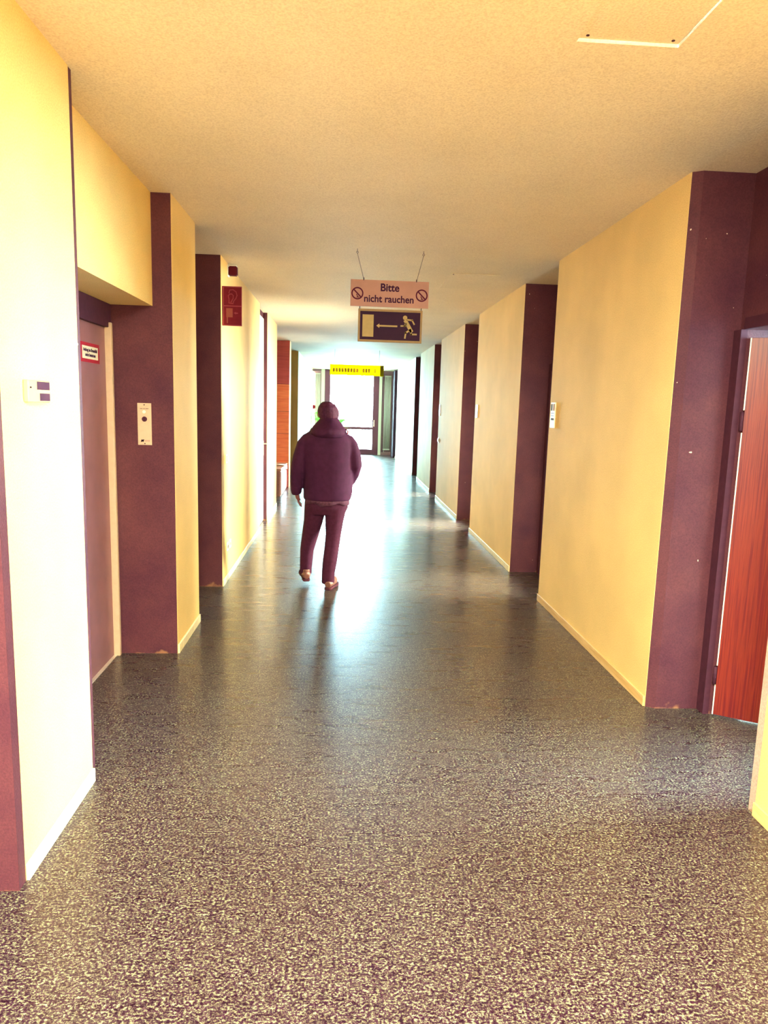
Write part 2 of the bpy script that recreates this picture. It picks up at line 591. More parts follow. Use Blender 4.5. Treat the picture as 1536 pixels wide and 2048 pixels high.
B(2.12, 2.30, 9.49, 10.53, 2.16, ZC).build('door_head', 'dark_concrete', wr)
B(2.12, 2.30, 2.76, 3.65, 2.14, ZC).build('door_head', 'dark_concrete', wr)
B(2.12, 2.30, -3.3, 2.76, 0, ZC).build('recess_back', 'dark_concrete', wr)

# the room behind the open red door and the hall behind the camera
wroom = thing('wall_room', (7.0, 2.95, 0), 'pale side room behind the open red door', kind='structure')
B(2.30, 7.0, 1.2, 1.3, 0, ZC).build('room_wall', 'white_plaster', wroom)
B(2.30, 7.0, 4.9, 5.0, 0, ZC).build('room_wall', 'white_plaster', wroom)
B(6.8, 6.9, 1.3, 4.9, 0, 0.85).build('sill_wall', 'white_plaster', wroom)
B(6.8, 6.9, 1.3, 4.9, 2.65, ZC).build('head_wall', 'white_plaster', wroom)
B(6.8, 6.9, 1.3, 1.7, 0.85, 2.65).build('window_pier', 'white_plaster', wroom)
B(6.8, 6.9, 4.2, 4.9, 0.85, 2.65).build('window_pier', 'white_plaster', wroom)
for k, (xa, xb, ya, yb) in enumerate(((2.30, 5.0, 5.85, 7.25), (2.30, 4.6, 9.1, 10.9), (2.30, 4.6, 12.8, 14.25))):  # unseen rooms added around the light panels behind the glazed doors
    wo = thing('wall_added_room', ((xa + xb) / 2, (ya + yb) / 2, 0), ('unseen lit room added behind the nearest glazed door on the right', 'unseen lit room added behind the second glazed door on the right', 'unseen lit room added behind the farthest glazed door on the right')[k], kind='structure')
    B(xa, xb, ya - 0.1, ya, 0, ZC).build('room_wall', 'white_plaster', wo)
    B(xa, xb, yb, yb + 0.1, 0, ZC).build('room_wall', 'white_plaster', wo)
    B(xb, xb + 0.1 * (1 if xb > 0 else -1), ya - 0.1, yb + 0.1, 0, ZC).build('room_wall', 'white_plaster', wo)
wh = thing('wall_hall', (-2, -3.2, 0), 'hall walls with a row of tall windows behind the viewer', kind='structure')
B(-8.2, -8.1, -3.2, 2.24, 0, ZC).build('hall_wall', 'cream_plaster', wh)
B(-8.1, 1.79, -3.3, -3.2, 0, 0.12).build('sill_wall', 'cream_plaster', wh)
B(-8.1, 1.79, -3.3, -3.2, 2.80, ZC).build('head_wall', 'cream_plaster', wh)
B(-8.1, -5.2, -3.3, -3.2, 0.12, 2.80).build('window_pier', 'cream_plaster', wh)
B(1.35, 1.79, -3.3, -3.2, 0.12, 2.80).build('window_pier', 'cream_plaster', wh)

# skirting boards
bl = thing('baseboard_left', (XL, 2.3, 0), 'cream skirting boards along the left wall', kind='structure')
for a, b in ((2.29, 2.955), (4.57, 5.274), (6.332, 9.20), (10.10, 11.55), (16.97, YE)):
    B(XL, XL + 0.012, a + 0.002, b - 0.002, 0, 0.062).build('skirting_board', 'cream_paint', bl, 0.002)
br = thing('baseboard_right', (XR, 2.7, 0), 'yellow wooden skirting boards along the right wall', kind='structure')
for i, (a, b) in enumerate([(-3.2, 2.655)] + RS[:5]):
    B(XR - 0.012, XR, a + 0.002, b - 0.002, 0, 0.062).build('skirting_board', 'yellow_wood' if i < 2 else 'cream_paint', br, 0.002)

# ------------------------------------------------------------------ end of the corridor: glazed door, side panels, terrace
we = thing('wall_end', (0.35, YE, 0), 'end wall strips beside the glazed door', kind='structure')
for a, b in ((-0.77, -0.65), (1.262, 1.36), (1.75, 1.79)):
    B(a, b, YE, YE + 0.14, 0, ZC).build('wall_strip', 'white_plaster', we)
for a, b in ((-1.077, -0.77), (1.36, 1.75)):
    B(a, b, YE + 0.10, YE + 0.14, 0, ZC).build('niche_back', 'mauve_panel', we)
    B(a, b, YE, YE + 0.10, 2.86, ZC).build('niche_head', 'mauve_panel', we)
    B(a, b, YE, YE + 0.10, 0, 0.10).build('niche_sill', 'mauve_panel', we)
w1 = thing('window_1', (0.3, YE, 0), 'plum framed glazed door at the bright end of the corridor', kind='structure')
for a, b in ((-0.65, -0.45), (1.05, 1.262)):
    B(a, b, YE, YE + 0.09, 0, ZC).build('door_post', 'plum_frame', w1, 0.006)
for a, b, nm in ((0, 0.19, 'bottom_rail'), (0.875, 0.975, 'middle_rail'), (2.84, ZC, 'top_rail')):
    B(-0.45, 1.05, YE + 0.005, YE + 0.085, a, b).build(nm, 'plum_frame', w1, 0.006)
for a, b in ((0.19, 0.875), (0.975, 2.84)):
    B(-0.45, 1.05, YE + 0.042, YE + 0.050, a, b).build('pane', 'window_glass', w1)
h = MB().box(1.09, 1.12, YE - 0.012, YE, 1.0, 1.22).tube([(1.105, YE - 0.01, 1.12), (1.105, YE - 0.055, 1.12), (1.0, YE - 0.06, 1.12)], 0.009)
h.build('door_handle', 'chrome', w1)

for nm, y in (('terrace', 0),):
    tag(B(-5, 6, 25.05, 30, -0.2, -0.03).build('floor_terrace', 'terrace'), 'pale terrace outside the glazed door', kind='structure')
rg = thing('terrace_railing', (0.3, 28.0, -0.03), 'terrace railing coloured as if in shade, seen low through the glazed door', 'railing')
B(-2.6, 3.4, 27.98, 28.02, 0.90, 1.165).build('railing_board', 'railing_shade', rg, 0.004)
B(-2.6, 3.4, 27.95, 28.05, 1.165, 1.20).build('top_rail', 'plum_frame', rg, 0.006)
for x in (-2.2, -0.9, 2.0, 3.2):
    B(x - 0.03, x + 0.03, 27.97, 28.03, -0.03, 0.90).build('post', 'railing_shade', rg)


def radiator(x0, x1, z0, z1, label):
    t = thing('column_radiator', ((x0 + x1) / 2, YE + 0.05, z0), label, 'radiator', 'tall radiators at the corridor end')
    y = YE + 0.045
    n = 5
    for k in range(n):
        x = x0 + 0.02 + (x1 - x0 - 0.04) * k / (n - 1)
        MB().tube([(x, y, z0 + 0.04), (x, y, z1 - 0.03)], 0.017, 10).build('radiator_column', 'radiator_white', t, smooth=True)
    B(x0, x1, y - 0.025, y + 0.025, z1 - 0.045, z1).build('top_header', 'radiator_white', t, 0.006)
    B(x0, x1, y - 0.025, y + 0.025, z0, z0 + 0.05).build('bottom_header', 'radiator_white', t, 0.006)
    MB().tube([(x0 + 0.03, y, z0 + 0.01), (x0 + 0.03, y, 0.10)], 0.01).build('supply_pipe', 'radiator_white', t)
    MB().tube([(x0 + 0.03, y, z1 - 0.2), (x0 + 0.03, YE + 0.10, z1 - 0.2)], 0.008).build('wall_bracket', 'radiator_white', t)
    return t


radiator(1.45, 1.68, 0.17, 2.78, 'tall white column radiator right of the glazed door')
radiator(-1.00, -0.80, 0.17, 2.80, 'tall white column radiator left of the glazed door, behind the flower')

# dark door leaf standing edge-on near the end, right side
dl = thing('door_9', (1.74, 23.52, 0), 'dark door leaf standing open against the right wall, seen edge on', kind='structure')
B(1.70, 1.778, 23.50, 24.42, 0.008, 2.91).build('door_leaf', 'black_plastic', dl, 0.003)
MB().tube([(1.75, 23.50, 1.73), (1.79, 23.46, 1.73)], 0.015).ball((1.80, 23.44, 1.73), 0.05, 0.045, 0.055).build('door_knob', 'black_plastic', dl, smooth=True)

# ------------------------------------------------------------------ doors in the recesses


def recess_door(idx, side, y0, y1, xb, mat, label):
    t = thing('door_%d' % idx, (xb, (y0 + y1) / 2, 0), label, kind='structure')
    x1 = xb - side * 0.05
    B(xb, x1, y0, y0 + 0.07, 0, 2.16).build('door_jamb', 'dark_steel', t, 0.003)
    B(xb, x1, y1 - 0.07, y1, 0, 2.16).build('door_jamb', 'dark_steel', t, 0.003)
    B(xb, x1, y0 + 0.07, y1 - 0.07, 2.09, 2.16).build('door_head', 'dark_steel', t, 0.003)
    if mat is None:  # glazing added to pass the unseen room light into the corridor
        for a, b in ((y0 + 0.073, y0 + 0.17), (y1 - 0.17, y1 - 0.073)):
            B(xb, xb - side * 0.035, a, b, 0.008, 2.087).build('door_stile', 'white_plastic', t, 0.002)
        for a, b in ((0.008, 0.20), (1.98, 2.087)):
            B(xb, xb - side * 0.035, y0 + 0.17, y1 - 0.17, a, b).build('door_rail', 'white_plastic', t, 0.002)
        B(xb - side * 0.014, xb - side * 0.020, y0 + 0.17, y1 - 0.17, 0.20, 1.98).build('pane', 'window_glass', t)
    else:
        B(xb, xb - side * 0.035, y0 + 0.073, y1 - 0.073, 0.008, 2.087).build('door_leaf', mat, t, 0.002)
    xh = xb - side * 0.035
    MB().tube([(xh, y0 + 0.14, 1.05), (xh - side * 0.05, y0 + 0.14, 1.05), (xh - side * 0.055, y0 + 0.26, 1.05)], 0.009).build('door_handle', 'chrome', t, smooth=True)
    return t


recess_door(3, -1, 5.30, 6.30, -1.60, 'red_wood', 'closed door deep in the dark recess after the lift')
recess_door(4, 1, 6.03, 7.06, 2.12, None, 'door with added glazing in the first recess beyond the near right panel')
recess_door(5, 1, 9.49, 10.53, 2.12, None, 'door with added glazing in the second recess along the right wall')
recess_door(6, 1, 13.08, 13.99, 2.12, None, 'door with added glazing in the third recess along the right wall')
recess_door(7, 1, 16.53, 17.59, 2.12, 'red_wood', 'closed door in the fourth recess along the right wall')

# white door nearly flush in the left wall
d8 = thing('door_8', (XL, 9.65, 0), 'shiny white door nearly flush in the left wall with a lever handle', kind='structure')
B(XL - 0.09, XL - 0.05, 9.205, 10.095, 0.008, 2.855).build('door_leaf', 'white_plastic', d8, 0.003)
MB().tube([(XL - 0.05, 10.02, 1.12), (XL + 0.02, 10.02, 1.12), (XL + 0.025, 9.90, 1.12)], 0.010).build('door_handle', 'chrome', d8, smooth=True)
B(XL - 0.05, XL - 0.042, 9.99, 10.05, 0.95, 1.16).build('handle_plate', 'aluminium', d8, 0.002)
B(XL - 0.14, XL - 0.09, 9.205, 10.095, 0, 2.86).build('rebate', 'dark_steel', d8)

# ------------------------------------------------------------------ open red door in the near right niche
hx, hy = 2.135, 3.64
dv = Vector((0.857, -0.515, 0))
nv = Vector((-0.515, -0.857, 0))                      # towards the camera
d2 = thing('door_2', (hx, hy, 0), 'red striped wooden door standing open into the side room', kind='structure')
fr = lambda u, n, z: Vector((hx, hy, 0)) + dv * u + nv * n + Vector((0, 0, z))


def dbox(u0, u1, n0, n1, z0, z1):
    vs = [fr(u, n, z) for z in (z0, z1) for (u, n) in ((u0, n0), (u1, n0), (u1, n1), (u0, n1))]
    return MB().add(vs, [(0, 1, 2, 3), (4, 7, 6, 5), (0, 4, 5, 1), (1, 5, 6, 2), (2, 6, 7, 3), (3, 7, 4, 0)])


dbox(0.006, 0.885, -0.02, 0.02, 0.012, 2.095).build('door_leaf', 'red_wood', d2, 0.001)
for z0, z1 in ((0.30, 1.60), (1.72, 2.095), (0.012, 0.18)):
    dbox(0.0, 0.006, -0.018, 0.0205, z0, z1).build('edge_strip', 'paper_white', d2)
for z0 in (0.19, 1.61):
    MB().tube([fr(-0.004, 0.012, z0), fr(-0.004, 0.012, z0 + 0.10)], 0.010, 12).build('hinge', 'dark_steel', d2, smooth=True)
h = MB().tube([fr(0.82, 0.02, 1.05), fr(0.82, 0.07, 1.05), fr(0.70, 0.075, 1.05)], 0.009)
h.build('door_handle', 'chrome', d2, smooth=True)
B(2.085, 2.12, 3.65, 3.72, 0, 2.14).build('door_jamb', 'dark_steel', d2)
B(2.10, 2.30, 2.70, 2.76, 0, 2.14).build('door_jamb', 'dark_steel', d2)
B(2.10, 2.12, 2.76, 3.65, 2.14, 2.20).build('door_head', 'dark_steel', d2)

# windows of the side room and of the hall
w2 = thing('window_2', (6.85, 2.95, 0.85), 'window of the side room', kind='structure')
for y in (1.70, 2.91, 4.13):
    B(6.83, 6.88, y, y + 0.07, 0.85, 2.65).build('window_mullion', 'white_plastic', w2)
for z in (0.85, 2.58):
    B(6.83, 6.88, 1.77, 4.13, z, z + 0.07).build('window_rail', 'white_plastic', w2)
for a, b in ((1.77, 2.91), (2.98, 4.13)):
    B(6.85, 6.858, a, b, 0.92, 2.58).build('pane', 'window_glass', w2)
w3 = thing('window_3', (-1.9, -3.25, 0.12), 'row of tall hall windows closed by added light-blocking sheets behind the viewer', kind='structure')
for k in range(6):
    x = -5.2 + 6.48 * k / 5
    B(x, x + 0.07, -3.28, -3.22, 0.12, 2.80).build('window_mullion', 'white_plastic', w3)
    if k < 5:
        B(x + 0.07, x + 1.296, -3.26, -3.24, 0.12, 2.80).build('light_block_sheet', 'cream_paint', w3)  # opaque sheet added to keep the strong sky out of the hall

# ------------------------------------------------------------------ lift
lift = thing('door_1', (-1.46, 3.80, 0), 'brushed steel lift door with beige edge strips in the left recess', kind='structure')
B(-1.50, -1.46, 2.992, 3.08, 0, 2.265).build('door_jamb', 'beige_metal', lift, 0.003)
B(-1.50, -1.44, 4.515, 4.545, 0, 2.15).build('door_jamb', 'beige_metal', lift, 0.003)
B(-1.52, -1.455, 4.545, 4.57, 0, 2.265).build('jamb_cover', 'dark_steel', lift, 0.002)
B(-1.52, -1.455, 3.08, 4.545, 2.12, 2.265).build('door_header', 'dark_steel', lift, 0.003)
B(-1.53, -1.485, 3.08, 3.80, 0.006, 2.12).build('door_leaf', 'brushed_steel', lift, 0.002)
B(-1.525, -1.480, 3.80, 4.515, 0.006, 2.12).build('door_leaf', 'brushed_steel', lift, 0.002)
B(-1.58, -1.46, 3.05, 4.55, 0.0, 0.006).build('door_sill', 'aluminium', lift)

fr = LF(4.25, 1.945, -1.480)
ns = thing('lift_notice', (-1.479, 4.25, 1.89), 'red bordered notice stuck on the steel lift door', 'sign')
MB().prism(fr, rect(-0.155, 0.155, -0.056, 0.056), 0.0005, 0.0015).build('notice_card', 'notice_red', ns)
MB().prism(fr, rect(-0.128, 0.128, -0.036, 0.036), 0.0015, 0.002).build('notice_field', 'notice_paper', ns)
text('lettering', 'Aufzug im Brandfall', fr, 0, 0.014, 0.026, 'sign_violet_ink', ns, 0.225, 0.0008, n=0.0026)
text('lettering', 'nicht benutzen', fr, 0, -0.014, 0.026, 'sign_violet_ink', ns, 0.165, 0.0008, n=0.0026)

fr = CF(-1.2635, 4.57, 1.53)
lp = thing('lift_call_panel', (-1.2635, 4.57, 1.40), 'aluminium lift call plate with round lock on the concrete pier', 'call panel')
MB().prism(fr, rect(-0.0435, 0.0435, -0.133, 0.133), 0, 0.004).build('face_plate', 'beige_metal', lp, 0.001)
MB().ring(fr, -0.001, 0.078, 0.0001, 0.010, 0.004, 0.009, 20).build('call_button', 'paper_white', lp)
MB().ring(fr, 0.0, 0.032, 0.0001, 0.0165, 0.004, 0.007, 24).build('key_lock', 'smoke_plastic', lp)
MB().prism(fr, rect(-0.002, 0.002, 0.019, 0.042), 0.007, 0.0078).build('key_slot', 'black_plastic', lp)
for v in (0.122, -0.124):
    MB().ring(fr, 0.0, v, 0.0001, 0.004, 0.004, 0.006, 10).build('screw', 'smoke_plastic', lp)
for k, (u0, u1) in enumerate(((-0.027, -0.010), (-0.007, 0.004), (0.007, 0.027))):
    MB().prism(fr, rect(u0, u1, 0.0965, 0.0995), 0.004, 0.0046).build('printed_word', 'smoke_plastic', lp)
MB().prism(fr, stroke((-0.022, -0.110), (-0.008, -0.101), 0.007), 0.004, 0.0048).prism(fr, stroke((-0.018, -0.103), (-0.012, -0.108), 0.009), 0.004, 0.0048).build('maker_mark', 'black_plastic', lp)
for k in range(4):
    MB().prism(fr, rect(0.001 + k * 0.0078, 0.0062 + k * 0.0078, -0.111, -0.101), 0.004, 0.0044).build('printed_letter', 'sign_rose', lp)

# ------------------------------------------------------------------ things on the left wall
fr = LF(2.535, 1.700)
t = thing('wall_controller', (XL, 2.535, 1.66), 'white wall control box with two dark windows on the bright near wall', 'control box')
MB().prism(fr, rect(-0.088, 0.088, -0.038, 0.038), 0, 0.018).build('housing', 'controller_cream', t, 0.003)
MB().prism(fr, rect(-0.020, 0.082, 0.006, 0.034), 0.018, 0.0195).build('dark_window', 'smoke_plastic', t)
MB().prism(fr, rect(0.0, 0.082, -0.032, -0.006), 0.018, 0.0195).build('dark_window', 'smoke_plastic', t)
MB().prism(fr, rect(-0.076, -0.066, 0.010, 0.016), 0.018, 0.020).build('indicator', 'black_plastic', t)

FX0, FX1, FZ0, FZ1, FY = XL, -0.905, 2.352, 2.690, 6.39
fr = CF((FX0 + FX1) / 2, FY, (FZ0 + FZ1) / 2)
t = thing('fire_alarm_sign', ((FX0 + FX1) / 2, FY, FZ0), 'dark red fire alarm pictogram sign jutting out high on the left wall', 'sign')
MB().prism(fr, rect(-0.086, 0.086, -0.169, 0.169), -0.004, 0).build('sign_board', 'fire_pink', t)
MB().prism(fr, rect(-0.070, 0.082, 0.006, 0.160), 0, 0.001).build('upper_field', 'fire_red', t)
MB().prism(fr, rect(-0.070, 0.082, -0.160, -0.004), 0, 0.001).build('lower_field', 'fire_red', t)
ear = [(-0.026, 0.112), (-0.018, 0.136), (0.010, 0.140), (0.036, 0.122), (0.044, 0.092), (0.034, 0.066), (0.014, 0.042), (0.010, 0.022), (-0.026, 0.026), (-0.026, 0.060), (-0.032, 0.088), (-0.018, 0.102), (-0.002, 0.104), (0.012, 0.090), (0.010, 0.066), (-0.008, 0.034)]
mb = MB()
for p, q in zip(ear, ear[1:]):
    mb.prism(fr, stroke(p, q, 0.008), 0.001, 0.002)
mb.build('ear_pictogram', 'fire_pink', t)
MB().prism(fr, rect(-0.050, 0.006, -0.095, -0.018), 0.001, 0.002).prism(fr, rect(-0.046, -0.036, -0.146, -0.095), 0.001, 0.002).build('call_point_pictogram', 'fire_khaki', t)
MB().prism(fr, [(0.014, -0.058), (0.034, -0.048), (0.034, -0.054), (0.052, -0.054), (0.052, -0.064), (0.034, -0.064), (0.034, -0.070)], 0.001, 0.002).build('arrow_pictogram', 'fire_pink', t)
B(XL, XL + 0.004, FY, FY + 0.03, FZ0 + 0.02, FZ1 - 0.02).build('mounting_flange', 'fire_pink', t)

t = thing('alarm_sounder', (XL, 6.70, 2.83), 'small dark red alarm sounder box under the ceiling above the sign', 'alarm')
B(XL + 0.008, XL + 0.088, 6.68, 6.74, 2.832, 2.915).build('sounder_body', 'siren_red', t, 0.008, segs=2)
B(XL, XL + 0.008, 6.665, 6.755, 2.825, 2.925).build('back_plate', 'white_plastic', t, 0.002)
B(XL + 0.01, XL + 0.08, 6.685, 6.735, 2.915, 2.925).build('top_cover', 'white_plastic', t, 0.002)
MB().tube([(XL + 0.012, 6.70, 2.92), (XL + 0.012, 6.70, ZC)], 0.005).build('cable', 'white_plastic', t)

t = thing('light_switch', (XL, 6.555, 1.16), 'small light switch on the left wall beside the dark recess', 'switch')
fr = LF(6.56, 1.165)
MB().prism(fr, rect(-0.04, 0.04, -0.04, 0.04), 0, 0.009).build('switch_plate', 'white_plastic', t, 0.002)
MB().prism(fr, rect(-0.027, 0.027, -0.027, 0.027), 0.009, 0.015).build('rocker', 'beige_metal', t, 0.001)
t = thing('double_socket', (XL, 6.66, 0.325), 'double wall socket low on the left wall above the skirting', 'socket')
fr = LF(6.66, 0.325)
for u in (-0.072, 0.072):
    s = MB().prism(fr, rect(u - 0.04, u + 0.04, -0.04, 0.04), 0, 0.010).build('socket_plate', 'white_plastic', t, 0.002)
    MB().ring(fr, u, 0, 0.0001, 0.021, 0.0101, 0.0108, 20).build('socket_well', 'smoke_plastic', t)

# wood-clad face, low cupboard and paper in the far left recess
wp = thing('wood_cladding', (-1.34, 14.27, 0), 'red and orange wooden panelling at the far end of the left recess', 'panelling')
zs = [(0.0, 0.475, 'crimson_wood'), (0.48, 1.095, 'orange_wood'), (1.10, 1.535, 'orange_wood'), (1.54, 2.08, 'orange_wood'), (2.085, ZC - 0.004, 'crimson_wood')]
for a, b, mm in zs:
    B(-1.598, XL - 0.002, 14.255, 14.279, a + 0.003, b).build('wood_panel', mm, wp, 0.003)
bn = thing('low_cupboard', (-1.35, 13.5, 0), 'low greyish cupboard standing under the wooden panelling', 'cupboard')
B(-1.58, -1.12, 12.80, 14.25, 0.0, 0.475).build('carcass', 'bench_grey', bn, 0.004)
B(-1.59, -1.105, 12.78, 14.253, 0.475, 0.51).build('cupboard_top', 'bench_top', bn, 0.004)
for a, b, mm in ((12.82, 13.50, 'bench_grey'), (13.52, 14.23, 'crimson_wood')):
    B(-1.12, -1.106, a, b, 0.03, 0.455).build('cupboard_door', mm, bn, 0.002)
pp = MB()
vs = []
for i in range(7):
    tt = i / 6
    for j, y in enumerate((13.35, 13.62)):
        x = -1.26 + 0.18 * min(1, tt * 1.8)
        z = 0.526 + 0.008 * math.sin(i * 1.1 + j) - (0.10 * max(0, tt - 0.55) / 0.45)
        vs.append((x + (0.004 if tt > 0.5 else 0) + 0.012 * j, y + 0.10 * tt, z))
vs += [(x, y, z + 0.006) for x, y, z in vs]
fs = []
for i in range(6):
    a = 2 * i
    fs.append((a, a + 1, a + 3, a + 2))
    fs.append((14 + a, 14 + a + 2, 14 + a + 3, 14 + a + 1))
    fs.append((a, a + 2, a + 16, a + 14))
    fs.append((a + 1, a + 15, a + 17, a + 3))
fs += [(0, 14, 15, 1), (12, 13, 27, 26)]
tag(pp.add(vs, fs).build('paper_sheet', 'paper_white', smooth=True), 'white paper sheet hanging over the edge of the low cupboard', 'paper')

# ------------------------------------------------------------------ things on the right wall


def door_plate(y, z, w, hgt, label, mat='white_plastic', detail=True):
    fr = RF(y, z)
    t = thing('room_sign', (XR, y, z - hgt / 2), label, 'sign', 'door plates along the right wall')
    MB().prism(fr, rect(-w / 2, w / 2, -hgt / 2, hgt / 2), 0, 0.010).build('plate', mat, t, 0.002)
    if detail:
        MB().prism(fr, rect(-w * 0.44, w * 0.44, hgt * 0.16, hgt * 0.46), 0.010, 0.0112).build('plate_field', 'beige_metal', t)
        MB().prism(fr, rect(-w * 0.40, -w * 0.12, hgt * 0.18, hgt * 0.44), 0.0112, 0.0120).build('dark_mark', 'smoke_plastic', t)
        MB().prism(fr, rect(w * 0.12, w * 0.40, hgt * 0.18, hgt * 0.44), 0.0112, 0.0120).build('dark_mark', 'sign_rose', t)
        for v in (0.06, -0.04):
            MB().prism(fr, rect(-w * 0.38, w * 0.38, hgt * v, hgt * (v + 0.025)), 0.010, 0.0108).build('printed_line', 'smoke_plastic', t)
        for u0, u1 in ((-0.34, -0.16), (-0.10, 0.10), (0.15, 0.36)):
            MB().prism(fr, rect(w * u0, w * u1, -hgt * 0.20, -hgt * 0.11), 0.010, 0.0106).build('printed_letter', 'smoke_plastic', t)
    return t


door_plate(5.885, 1.655, 0.115, 0.215, 'framed room plate with small markings on the near right wall panel')
door_plate(9.30, 1.665, 0.13, 0.17, 'plain pale room plate on the second right wall panel', detail=False)
door_plate(12.90, 1.66, 0.14, 0.20, 'plain white room plate on the third right wall panel', detail=False)
door_plate(17.9 + 0.2, 1.66, 0.14, 0.20, 'plain white room plate on the farthest right wall panel', detail=False)
t = thing('light_switch', (XR, 12.90, 1.07), 'white light switch below the room plate on the third right panel', 'switch')
fr = RF(12.90, 1.11)
MB().prism(fr, rect(-0.045, 0.045, -0.045, 0.045), 0, 0.010).build('switch_plate', 'white_plastic', t, 0.002)
MB().prism(fr, rect(-0.028, 0.028, -0.028, 0.028), 0.010, 0.024).build('rocker', 'white_plastic', t, 0.002)

# ------------------------------------------------------------------ ceiling hatches
t = thing('ceiling_hatch', ((hx0 + hx1) / 2, 2.25, ZC), 'square access hatch set into the ceiling near the viewer', 'hatch')
MB().prism(frame((hx0 + 0.003, 0, 0), (0, 1, 0), (0, 0, 1)), [(hy0 + 0.003, ZC + 0.001), (hy1 - 0.003, ZC + 0.010), (hy1 - 0.003, ZC + 0.035), (hy0 + 0.003, ZC + 0.021)], 0, hx1 - hx0 - 0.006).build('hatch_panel', 'ceiling_plaster', t)
for x in (hx0 + 0.03, hx1 - 0.03):
    MB().tube([(x, hy1 - 0.025, ZC + 0.008), (x, hy1 - 0.025, ZC + 0.0125)], 0.006).build('screw', 'smoke_plastic', t)
t = thing('ceiling_hatch', (1.22, 7.12, ZC), 'faint flat access panel in the ceiling right of the hanging signs', 'hatch')
B(0.985, 1.455, 6.72, 7.52, ZC - 0.004, ZC).build('hatch_panel', 'ceiling_plaster', t, 0.001)
MB().tube([(1.01, 6.74, ZC - 0.008), (1.01, 6.74, ZC - 0.003)], 0.006).build('screw', 'smoke_plastic', t)

t = thing('added_ceiling_lamp', (0.15, 0.1, ZC), 'long flat ceiling lamp added out of view above the viewer in the hall', 'lamp')  # unseen fixture added around the near floor light
B(-0.45, 0.75, -0.04, 0.24, 2.90, ZC).build('added_lamp_housing', 'white_plastic', t, 0.004)
B(-0.43, 0.73, -0.03, 0.23, 2.88, 2.90).build('added_lamp_diffuser', 'white_plastic', t, 0.002)

# ------------------------------------------------------------------ hanging signs
SY = 5.862
fr = CF(0.362, SY, 2.595)
t = thing('no_smoking_sign', (0.362, SY, 2.49), 'rose hanging sign asking people not to smoke, with two round symbols', 'sign')
MB().prism(fr, rect(-0.319, 0.319, -0.105, 0.105), -0.006, 0).build('sign_board', 'sign_rose', t, 0.001)
text('lettering', 'Bitte', fr, 0.0, 0.046, 0.084, 'sign_violet_ink', t, 0.152, 0.0020, n=0.0007)
text('lettering', 'nicht rauchen', fr, -0.005, -0.044, 0.078, 'sign_violet_ink', t, 0.405, 0.0018, n=0.0007)
for u in (-0.263, 0.262):
    p = MB().ring(fr, u, -0.004, 0.0385, 0.049, 0.0, 0.0012, 32).build('prohibition_ring', 'sign_maroon_ink', t)
    MB().prism(fr, stroke((u - 0.029, 0.025), (u + 0.029, -0.033), 0.0105), 0.0, 0.0013).build('slash', 'sign_maroon_ink', p)
    MB().prism(fr, stroke((u + 0.004, -0.030), (u - 0.006, -0.014), 0.007), 0.0, 0.0010).prism(fr, stroke((u - 0.004, -0.034), (u + 0.012, -0.034), 0.006), 0.0, 0.0010).build('cigarette', 'sign_maroon_ink', p)
for (xt, xb) in ((0.092, 0.148), (0.629, 0.578)):
    w = MB().tube([(xt, SY, ZC - 0.035), (xb, SY - 0.003, 2.702)], 0.0016, 6).build('hanging_wire', 'smoke_plastic', t)
    MB().ring(CF(xt, SY, ZC - 0.028), 0, 0, 0.006, 0.009, -0.0015, 0.0015, 16).tube([(xt, SY, ZC - 0.02), (xt, SY, ZC)], 0.0018, 6).build('ceiling_hook', 'smoke_plastic', t)
    MB().tube([(xb, SY - 0.003, 2.715), (xb, SY - 0.003, 2.695)], 0.004, 8).build('wire_clamp', 'smoke_plastic', t)

fr = CF(0.3725, SY, 2.3405)
t = thing('exit_sign', (0.3725, SY, 2.21), 'dark hanging escape sign with running figure, arrow and doorway', 'sign')
MB().prism(fr, rect(-0.263, 0.263, -0.131, 0.131), -0.010, -0.001).build('sign_board', 'exit_ground', t)
MB().prism(fr, [(-0.263, 0.131), (-0.263, -0.131), (0.263, -0.131), (0.263, 0.131), (0.247, 0.113), (0.247, -0.113), (-0.247, -0.113), (-0.247, 0.113)], -0.012, 0.003) if False else None
fm = MB()
for a in (rect(-0.263, 0.263, 0.113, 0.131), rect(-0.263, 0.263, -0.131, -0.113), rect(-0.263, -0.247, -0.113, 0.113), rect(0.247, 0.263, -0.113, 0.113)):
    fm.prism(fr, a, -0.012, 0.003)
fm.build('sign_frame', 'exit_frame_ochre', t)
MB().prism(fr, rect(-0.227, -0.136, -0.090, 0.086), -0.001, 0.0008).build('doorway_symbol', 'exit_ochre', t)
MB().prism(fr, [(-0.113, 0.0), (-0.088, 0.018), (-0.088, 0.0065), (0.060, 0.0065), (0.060, -0.0065), (-0.088, -0.0065), (-0.088, -0.018)], -0.001, 0.0008).build('arrow_symbol', 'exit_ochre', t)
rm = MB()
rm.ring(fr, 0.122, 0.070, 0.0001, 0.018, -0.001, 0.0008, 20)
for p, q, w in (((0.130, 0.040), (0.172, -0.030), 0.030), ((0.140, 0.055), (0.180, 0.052), 0.013), ((0.180, 0.052), (0.197, 0.022), 0.012), ((0.130, 0.020), (0.118, 0.006), 0.013), ((0.124, 0.005), (0.092, 0.004), 0.012),
                ((0.168, -0.024), (0.130, -0.050), 0.014), ((0.130, -0.050), (0.125, -0.090), 0.013), ((0.170, -0.030), (0.176, -0.060), 0.015), ((0.176, -0.060), (0.216, -0.060), 0.013)):
    rm.prism(fr, stroke(p, q, w), -0.001, 0.0008)
rm.build('running_figure', 'exit_ochre', t)
for u in (-0.252, 0.252):
    MB().tube([(0.3725 + u, SY + 0.004, 2.462), (0.3725 + u, SY + 0.004, 2.49)], 0.0035, 8).build('link', 'smoke_plastic', t)

